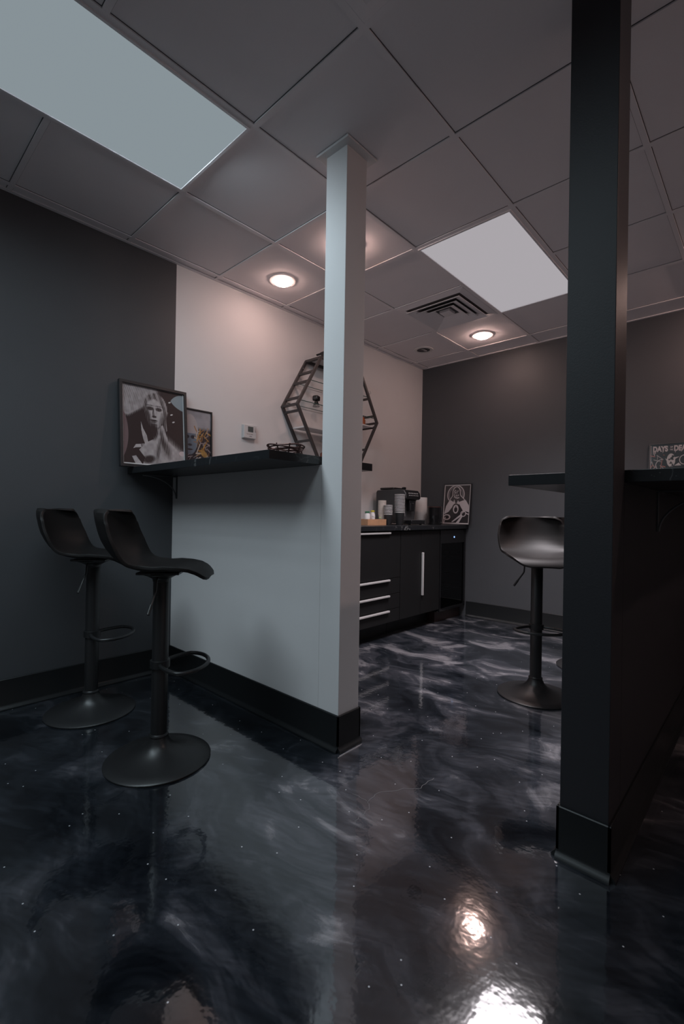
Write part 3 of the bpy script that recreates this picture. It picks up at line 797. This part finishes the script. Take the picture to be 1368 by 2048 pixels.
def text_mesh(body, size, parent, loc, m, sx=1.0, bold=0.0, name='lettering'):
    cu = bpy.data.curves.new('lettering', 'FONT'); cu.body = body; cu.size = size; cu.extrude = 0.0004; cu.offset = bold
    tmp = bpy.data.objects.new('tmp', cu); COL.objects.link(tmp)
    dg = bpy.context.evaluated_depsgraph_get(); me = bpy.data.meshes.new_from_object(tmp.evaluated_get(dg))
    bpy.data.objects.remove(tmp)
    me.materials.clear(); me.materials.append(m)
    o = bpy.data.objects.new(name, me); COL.objects.link(o); o.parent = parent
    o.location = loc; o.rotation_euler = (PI/2, 0, 0); o.scale = (sx, 1, 1)
    return o
M_ink = mat('pale_ink', (0.40, 0.37, 0.38), 0.5)
po = framed('poster headed DAYS OF THE DEAD leaning on the far wall at the right edge', 0.292, 0.452, 0.012, 0.006, art_poster, 150, 210,
            (1.512, 3.262, 1.2045), 0, 0.05, fmat=mat('clear_acrylic_edge', (0.10, 0.09, 0.09), 0.2), cat='poster')
MB().box(0.0085, 0.0125, 0.0045, 0.0055, 0.008, 0.44).build('edge_stripe', M_ink, po, smooth=False)
yt = 0.0050
text_mesh('DAYS', 0.058, po, (0.024, yt, 0.388), M_ink, 0.70, 0.0032)
text_mesh('OF', 0.020, po, (0.1395, yt, 0.412), M_ink, 0.70, 0.0005)
text_mesh('THE', 0.018, po, (0.1375, yt, 0.392), M_ink, 0.62, 0.0005)
text_mesh('DEAD', 0.058, po, (0.164, yt, 0.388), M_ink, 0.70, 0.0032)
for x, l in ((0.026, 0.022), (0.034, 0.034), (0.041, 0.016), (0.09, 0.012), (0.172, 0.014), (0.21, 0.01)): MB().box(x, x+0.004, yt-0.0004, yt+0.0004, 0.388-l, 0.395).build('paint_drip', M_ink, po, smooth=False)

# glossy dark dome bowl near the poster
t = thing('domed_dish', 'low glossy dark domed dish on the right bar top before the poster', 'dish', (1.80, 2.50, 1.2045))
MB().lathe([(0.10, 0.0), (0.118, 0.004), (0.122, 0.012), (0.118, 0.016)], 48).build('dish', M_gloss, t)
MB().lathe([(0.116, 0.016), (0.112, 0.030), (0.095, 0.048), (0.065, 0.062), (0.03, 0.069), (0.004, 0.071)], 48).build('domed_lid', mat('red_brown_gloss', (0.05, 0.02, 0.018), 0.15), t)

# woven wire tray on the left bar top
t = thing('wire_bowl', 'low bronze bowl of looped wires on the left bar top near the column', 'bowl', (0.585, 0.225, 1.3153))
for k in range(5):
    pts = []
    for q in range(72):
        a = 2*PI*q/72
        r = 0.060+0.006*k+0.003*math.sin(4*a+k*1.3)
        pts.append((r*math.cos(a), r*math.sin(a), 0.008+0.0095*k+0.004*math.sin(3*a+k*1.9)))
    MB().tube(pts, 0.0034, 8, closed=True).build('wire_loop', M_copper, t)
sp = MB()
for k in range(9):
    a = 2*PI*k/9+0.2
    sp.tube([(0.0, 0.0, 0.006), (0.03*math.cos(a), 0.03*math.sin(a), 0.0045), (0.060*math.cos(a), 0.060*math.sin(a), 0.007), (0.074*math.cos(a), 0.074*math.sin(a), 0.026), (0.088*math.cos(a), 0.088*math.sin(a), 0.050)], 0.0032, 8)
sp.build('wire_ribs', M_copper, t)

# ------------------------------------------------------------------ thermostat
t = thing('thermostat', 'small white digital thermostat on the white wall', 'thermostat', (XL, 0.920, 1.659))
MB().box(0.0, 0.010, -0.060, 0.060, -0.053, 0.053).build('wall_plate', M_plast, t, bevel=0.004, smooth=False)
MB().box(0.0102, 0.030, -0.057, 0.057, -0.050, 0.050).build('body', M_plast, t, bevel=0.004, smooth=False)
MB().box(0.0302, 0.0315, -0.022, 0.026, -0.002, 0.038).build('display', M_lcd, t, smooth=False)
for y, z in ((-0.026, -0.018), (-0.006, -0.018), (0.014, -0.018), (0.044, 0.030), (0.044, 0.018), (0.044, 0.006)):
    MB().box(0.0302, 0.0325, y-0.006, y+0.006, z-0.0025, z+0.0025).build('button', M_steel, t, smooth=False)
MB().box(0.0302, 0.0312, -0.008, 0.014, -0.037, -0.033).build('maker_mark', M_gap, t, smooth=False)

# ------------------------------------------------------------------ hexagonal wall shelf
HC = (1.745, 1.908); RR = 0.50; HB, HF = XL+0.012, -0.492
t = thing('hexagonal_shelf', 'dark iron hexagonal wall shelf with glass and white boards', 'wall shelf', (XL, HC[0], HC[1]))
hv = [(RR*math.cos(math.radians(60*k)), RR*math.sin(math.radians(60*k))*0.99) for k in range(6)]
xb, xf = 0.012, HF-XL
for nm, x in (('rear_hexagon', xb), ('front_hexagon', xf)):
    m = MB()
    for k in range(6):
        a, b = hv[k], hv[(k+1) % 6]
        # mitred bar
        s = 0.0115
        def sc(p, q): return (p[0]*(1+q/RR), p[1]*(1+q/RR))
        o1, o2, i1_, i2_ = sc(a, s), sc(b, s), sc(a, -s), sc(b, -s)
        v = [(x-0.011, *o1), (x-0.011, *o2), (x-0.011, *i2_), (x-0.011, *i1_), (x+0.011, *o1), (x+0.011, *o2), (x+0.011, *i2_), (x+0.011, *i1_)]
        m.add(v, [(0,1,2,3),(7,6,5,4),(0,4,5,1),(2,6,7,3),(1,5,6,2),(3,7,4,0)])
    m.build(nm, M_hex, t, smooth=False)
def hex_y(z, side):
    return side*(RR-abs(z)/math.tan(math.radians(60)))
for z in (0.297, 0.207, 0.060, 0.0, -0.045, -0.266):
    for side in (-1, 1):
        if side == 1 and z in (0.297,): continue
        y = hex_y(z, side)
        MB().bar((xb, y, z), (xf, y, z), 0.018, 0.018).build('rung', M_hex, t, smooth=False)
for k in (1, 2, 4, 5):
    MB().bar((xb, *hv[k]), (xf, *hv[k]), 0.02, 0.02).build('corner_bar', M_hex, t, smooth=False)
for z, lab in ((0.220, 1), (0.038, 2)):
    y = hex_y(z, 1)-0.02
    MB().box(xb+0.008, xf-0.006, -y, y, z-0.003, z+0.003).build('glass_shelf', M_glass, t, smooth=False)
    e = MB().box(xf-0.0058, xf-0.0045, -y, y, z-0.003, z+0.003).box(xb+0.0065, xb+0.0078, -y, y, z-0.003, z+0.003)
    e.build('glass_shelf_edge', M_edge, t, smooth=False)
def wb(y0, y1, z, nm='white_board'): MB().box(xb+0.012, xf-0.012, y0, y1, z, z+0.012).build(nm, M_shelfw, t, smooth=False)
wb(-0.245, 0.245, 0.437); wb(-0.395, 0.12, -0.165); wb(0.12, 0.455, -0.045); wb(-0.235, 0.235, -0.428)
for y, z in ((hex_y(-0.266, -1), -0.266), (hex_y(0.36, -1), 0.36)):
    MB().sphere((xf*0.55 if z < 0 else xb+0.012, y, z+(0.010 if z < 0 else 0)), 0.005, 10).build('screw_head', M_steel, t)
SX = lambda z: HC[1]+z
# figurine
f = thing('figurine', 'small black big headed figurine on the hexagonal shelf', 'figurine', (-0.585, 1.540, SX(0.038)+0.0035), 0.3)
MB().lathe([(0.028, 0), (0.030, 0.002), (0.030, 0.006), (0.026, 0.008)], 28).build('stand', M_porc, f)
MB().lathe([(0.026, 0.008), (0.024, 0.02), (0.018, 0.034), (0.016, 0.042), (0.009, 0.048)], 20).build('robe', M_gloss, f)
MB().box(-0.027, 0.027, -0.029, 0.029, 0.047, 0.094).build('head', M_gloss, f, bevel=0.014, seg=5)
MB().tube([(0, -0.012, 0.036), (0.004, -0.026, 0.03), (0.01, -0.030, 0.024)], 0.005, 8).tube([(0, 0.012, 0.036), (0.004, 0.026, 0.03), (0.01, 0.030, 0.024)], 0.005, 8).build('arms', M_gloss, f)
# amber bottle
f = thing('amber_bottle', 'small amber glass bottle on the right board of the hexagonal shelf', 'bottle', (-0.590, 2.160, SX(-0.045)+0.0125))
MB().lathe([(0.020, 0.0), (0.022, 0.004), (0.022, 0.058), (0.016, 0.070), (0.008, 0.076), (0.008, 0.088)], 24).build('bottle_body', M_amber, f)
MB().lathe([(0.010, 0.0882), (0.0105, 0.091), (0.010, 0.102), (0.004, 0.104)], 20).build('bottle_cap', M_hex, f)
# jar on the lowest board
f = thing('storage_jar', 'glass jar with reddish contents on the lowest board of the hexagonal shelf', 'jar', (-0.590, 1.645, SX(-0.428)+0.0125))
MB().lathe([(0.032, 0.0), (0.036, 0.006), (0.036, 0.150), (0.030, 0.165), (0.030, 0.172)], 28).build('jar_glass', M_glass, f)
MB().lathe([(0.030, 0.004), (0.033, 0.01), (0.032, 0.075), (0.015, 0.085)], 24).build('contents', mat('reddish_beads', (0.25, 0.09, 0.06), 0.5, bump=0.6, bscale=90), f)
MB().lathe([(0.033, 0.1722), (0.034, 0.175), (0.034, 0.188), (0.005, 0.190)], 24).build('jar_lid', M_steel, f)
# faceted black ornament on top
f = thing('black_ornament', 'black angular ornament on top of the hexagonal shelf', 'ornament', (-0.570, 1.600, SX(0.4495)))
pm = MB(); pm.prism([(-0.062, 0.0), (-0.052, 0.026), (-0.066, 0.036), (-0.030, 0.052), (0.0, 0.074), (0.03, 0.070), (0.052, 0.040), (0.058, 0.0)], -0.030, 0.030, axis='x')
pm.build('ornament_body', M_frameblk, f, bevel=0.008)
# hanging ring
f = thing('metal_ring', 'small metal ring hooked on the right slope of the hexagonal shelf', 'ring', (HF+0.013, 2.118, 2.158))
MB().tube([(0.0, 0.013*math.cos(a), 0.010+0.013*math.sin(a)) for a in [2*PI*k/24 for k in range(24)]], 0.002, 8, closed=True).build('ring_band', M_steel, f)

# ------------------------------------------------------------------ coffee counter cabinets
XFc = -0.112
def cabinet(name, label, y0, y1):
    t = thing(name, label, 'cabinet', (XFc, y0, 0))
    w = y1-y0
    MB().box(-0.565, -0.020, 0.001, w-0.001, 0.135, 0.9145).build('body', M_cab, t, smooth=False)
    MB().box(-0.55, -0.138, 0.001, w-0.001, 0.0, 0.1345).build('plinth', M_base, t, smooth=False)
    return t, w
t, w = cabinet('drawer_cabinet', 'matte black drawer cabinet with pale bar handles', 1.42, 2.127)
zs = [(0.140, 0.247), (0.251, 0.375), (0.379, 0.508), (0.512, 0.906)]
for z0, z1 in zs:
    d = MB().box(-0.0195, 0.0, 0.003, w-0.003, z0, z1).build('drawer', M_cab, t, bevel=0.001, smooth=False)
    h = MB(); yc0, yc1 = 0.10, w-0.162
    h.box(0.0005, 0.020, yc0, yc1, z1-0.020, z1-0.004)
    h.build('drawer_handle', M_handle, d, bevel=0.0035)
t, w = cabinet('door_cabinet', 'matte black door cabinet with one upright pale handle', 2.129, 2.775)
d = MB().box(-0.0195, 0.0, 0.002, 0.318, 0.140, 0.906).build('door', M_cab, t, bevel=0.001, smooth=False)
d = MB().box(-0.0195, 0.0, 0.322, w-0.002, 0.140, 0.906).build('door', M_cab, t, bevel=0.001, smooth=False)
MB().box(0.0005, 0.020, 0.328, 0.346, 0.312, 0.706).build('door_handle', M_handle, d, bevel=0.0035)

# wine fridge
t = thing('wine_fridge', 'black glass fronted drinks fridge under the counter end, blue light', 'fridge', (XFc, 2.785, 0))
w = 0.505
b = MB()
b.box(-0.56, -0.50, 0, w, 0.105, 0.905).box(-0.50, -0.03, 0, 0.03, 0.105, 0.905).box(-0.50, -0.03, w-0.03, w, 0.105, 0.905)
b.box(-0.50, -0.03, 0.03, w-0.03, 0.105, 0.15).box(-0.50, -0.03, 0.03, w-0.03, 0.86, 0.905)
b.build('body', M_gloss, t, smooth=False)
MB().box(-0.54, -0.06, 0.01, w-0.01, 0.0, 0.1045).build('base_grille', mat('dark_brown_plinth', (0.028, 0.016, 0.015), 0.4), t, smooth=False)
dd = MB(); dd.box(-0.028, 0.0, 0.002, w-0.002, 0.775, 0.902).box(-0.028, 0.0, 0.002, w-0.002, 0.112, 0.135).box(-0.028, 0.0, 0.002, 0.022, 0.135, 0.775).box(-0.028, 0.0, w-0.022, w-0.002, 0.135, 0.775)
dd.build('door_frame', M_gloss, t, smooth=False)
MB().box(-0.018, -0.012, 0.022, w-0.022, 0.135, 0.775).build('door_glass', M_dglass, t, smooth=False)
MB().lathe([(0.0085, 0.0), (0.0085, 0.003), (0.002, 0.004)], 20).xf(Matrix.Translation((0.0005, 0.265, 0.833)) @ Matrix.Rotation(PI/2, 4, 'Y')).build('power_light', emis('blue_led', (0.30, 0.50, 1.0), 1.6), t)
for z in (0.30, 0.46, 0.62):
    s = MB()
    for k in range(6): s.tube([(-0.49+0.088*k, 0.031, z), (-0.49+0.088*k, w-0.031, z)], 0.003, 6)
    for y in (0.06, 0.25, 0.44): s.tube([(-0.49, y, z-0.004), (-0.05, y, z-0.004)], 0.003, 6)
    s.build('wire_shelf', M_steel, t)
# bottles lying in the fridge
def bottle(loc, label):
    f = thing('wine_bottle', label, 'bottle', loc, group='bottles inside the fridge')
    R = Matrix.Rotation(PI/2, 4, 'Y')
    MB().lathe([(0.030, -0.15), (0.036, -0.145), (0.036, 0.03), (0.028, 0.055), (0.015, 0.07), (0.014, 0.115)], 24).xf(R).build('bottle_glass', M_bottle, f)
    MB().lathe([(0.0155, 0.1155), (0.0145, 0.12), (0.0145, 0.145), (0.012, 0.147)], 16).xf(R).build('foil_cap', M_steel, f)
    return f
b0 = bottle((XFc-0.25, 2.785+0.085, 0.3395), 'foil capped bottle lying on a shelf inside the fridge')
b0['label'] = 'foil capped bottle, leftmost on the lower shelf inside the fridge'
for y, z, lab in ((0.175, 0.3395, 'middle one on the lower shelf'), (0.265, 0.3395, 'rightmost on the lower shelf'), (0.085, 0.6595, 'leftmost on the upper shelf'),
                  (0.175, 0.6595, 'middle one on the upper shelf'), (0.355, 0.6595, 'rightmost on the upper shelf')):
    c = copy_tree(b0); c.location = (XFc-0.25, 2.785+y, z); c['label'] = 'foil capped bottle, '+lab+' inside the fridge'

# ------------------------------------------------------------------ things on the counter
ZC = 0.9548
# coffee machine
t = thing('coffee_machine', 'black automatic coffee machine on the worktop', 'coffee machine', (-0.30, 2.425, ZC))
wd = 0.245
prof = [(-0.33, 0.012), (-0.33, 0.315), (-0.315, 0.332), (-0.06, 0.338), (0.0, 0.330), (0.022, 0.300), (0.030, 0.255), (0.015, 0.243), (-0.018, 0.240), (-0.026, 0.225), (-0.034, 0.05), (-0.034, 0.012)]
MB().prism(prof, 0.0, wd).build('housing', mat('charcoal_plastic', (0.040, 0.040, 0.042), 0.45), t, bevel=0.006)
MB().prism([(0.001, 0.326), (0.0235, 0.3), (0.0305, 0.262), (0.0335, 0.262), (0.026, 0.302), (0.003, 0.329)], 0.010, wd-0.010).build('control_panel', M_gloss, t)
ic = MB()
for r_ in range(2):
    for k in range(6):
        z = 0.300-0.022*r_; x = 0.0262+(0.302-z)*0.14
        ic.box(x, x+0.0012, 0.045+0.028*k, 0.060+0.028*k, z-0.005, z+0.005)
ic.build('panel_icons', M_handle, t, smooth=False)
MB().box(-0.30, -0.13, 0.02, wd-0.02, 0.3362, 0.358).build('bean_hopper_lid', M_gloss, t, bevel=0.008)
MB().lathe([(0.018, 0.338), (0.020, 0.342), (0.020, 0.358), (0.012, 0.362)], 20, c=(-0.06, 0.09, 0)).build('grind_dial', M_gloss, t)
MB().box(-0.030, 0.012, 0.085, 0.165, 0.130, 0.236).build('spout', M_gloss, t, bevel=0.006)
MB().box(0.0125, 0.015, 0.092, 0.099, 0.140, 0.210).box(0.0125, 0.015, 0.120, 0.150, 0.203, 0.209).build('spout_trim', M_steel, t, smooth=False)
MB().tube([(-0.01, 0.030, 0.235), (-0.012, 0.026, 0.15), (0.0, 0.024, 0.08)], 0.007, 10).build('milk_pipe', M_steel, t)
MB().box(-0.033, 0.090, 0.010, wd-0.010, 0.008, 0.045).build('drip_tray', M_gloss, t, bevel=0.005)
MB().box(-0.028, 0.084, 0.022, wd-0.025, 0.0452, 0.0475).build('drip_grate', M_steel, t, smooth=False)
for x in (-0.31, 0.05):
    for y in (0.03, wd-0.03): MB().lathe([(0.012, 0.0002), (0.012, 0.0075)], 12, c=(x, y, 0)).build('foot', M_gloss, t)

# stacks of paper cups: each cup a thing
def cup(label, grp, dark, r=0.040, h=0.100):
    f = thing('paper_cup', label, 'paper cup', group=grp)
    k = r/0.040
    MB().lathe([(0.027*k, 0.0), (0.0275*k, 0.001), (0.0385*k, h-0.004)], 28, cap=False).build('cup_wall', M_cupd if dark else M_card, f)
    MB().tube([(0.0392*k*math.cos(a), 0.0392*k*math.sin(a), h-0.003) for a in [2*PI*q/28 for q in range(28)]], 0.0024, 8, closed=True).build('cup_rim', M_shelfw if dark else M_card, f)
    return f
def stack(x, y, n, pitch, dark, r, h, label, grp):
    nth = ['topmost', 'second', 'third', 'fourth', 'fifth', 'sixth', 'seventh', 'eighth', 'ninth', 'tenth', 'eleventh', 'twelfth', 'thirteenth', 'fourteenth', 'fifteenth']
    p = cup('lowest '+label, grp, dark, r, h); p.location = (x, y, ZC+0.0004)
    for i in range(1, n):
        c = copy_tree(p); c.location = (x, y, ZC+0.0004+pitch*i)
        k = n-1-i
        c['label'] = ('topmost ' if k == 0 else nth[k]+' from the top, ')+label
stack(-0.405, 2.235, 15, 0.0085, False, 0.037, 0.105, 'plain pale paper cup in the stack behind the wooden tray', 'pale cups behind the tray')
stack(-0.330, 2.228, 8, 0.0118, True, 0.040, 0.098, 'white rimmed dark paper cup in the shorter striped stack', 'dark cups in the short stack')
stack(-0.290, 2.352, 15, 0.0118, True, 0.0475, 0.118, 'white rimmed dark paper cup in the taller striped stack', 'dark cups in the tall stack')

# wooden tray with small jars
t = thing('wooden_tray', 'pale wooden box tray next to the paper cups', 'tray', (-0.31, 1.915, ZC))
bw, bl, bh = 0.17, 0.262, 0.052
MB().box(-bw, 0, 0, bl, 0.0, 0.006).build('tray_bottom', M_wood, t, smooth=False)
MB().box(-bw, -bw+0.010, 0, bl, 0.0062, bh).build('tray_side', M_wood, t, smooth=False)
MB().box(-0.010, 0, 0, bl, 0.0062, bh).build('tray_side', M_wood, t, smooth=False)
MB().box(-bw+0.0102, -0.0102, 0, 0.010, 0.0062, bh).build('tray_side', M_wood, t, smooth=False)
MB().box(-bw+0.0102, -0.0102, bl-0.010, bl, 0.0062, bh).build('tray_side', M_wood, t, smooth=False)
def jar(x, y, r, h, lidm, label, bodym=None):
    f = thing('condiment_jar', label, 'jar', (x, y, ZC+0.0064))
    MB().lathe([(r*0.9, 0), (r, 0.003), (r, h*0.75), (r*0.7, h*0.86), (r*0.7, h*0.9)], 20).build('jar_body', bodym or M_plast, f)
    MB().lathe([(r*0.8, h*0.902), (r*0.82, h*0.91), (r*0.82, h), (r*0.3, h+0.002)], 20).build('jar_lid', lidm, f)
jar(-0.375, 1.985, 0.026, 0.112, M_green, 'jar with dark green lid in the wooden tray')
jar(-0.400, 2.090, 0.022, 0.122, M_yellow, 'jar with bright yellow lid in the wooden tray')
jar(-0.350, 2.045, 0.018, 0.072, M_shelfw, 'short white lidded jar in the wooden tray', M_glass)
jar(-0.345, 2.130, 0.016, 0.062, M_lime, 'tiny lime green lidded jar in the wooden tray', M_glass)
jar(-0.440, 2.145, 0.020, 0.092, M_frameblk, 'small black lidded jar at the rear of the wooden tray', M_copper)

# paper towel roll
t = thing('paper_towel_roll', 'upright white paper towel roll right of the coffee machine', 'paper towels', (-0.470, 2.985, ZC))
MB().lathe([(0.012, 0.0015), (0.062, 0.0015), (0.063, 0.004), (0.063, 0.276), (0.061, 0.279), (0.020, 0.279), (0.019, 0.270)], 48).build('towel_roll', M_paper, t)
MB().lathe([(0.070, 0.0), (0.070, 0.0012)], 32).build('holder_foot', M_steel, t)
# black canister
t = thing('black_canister', 'black round canister with coppery rim left of the hooded picture', 'canister', (-0.285, 2.955, ZC))
MB().lathe([(0.066, 0.0), (0.070, 0.003), (0.072, 0.090), (0.0722, 0.093), (0.072, 0.096), (0.072, 0.172)], 48).build('canister_body', M_gloss, t)
MB().lathe([(0.0715, 0.1722), (0.0735, 0.174), (0.0735, 0.180), (0.0715, 0.182)], 48).build('canister_rim', M_copper, t)
MB().lathe([(0.070, 0.1822), (0.069, 0.186), (0.01, 0.188)], 48).build('canister_lid', M_gloss, t)
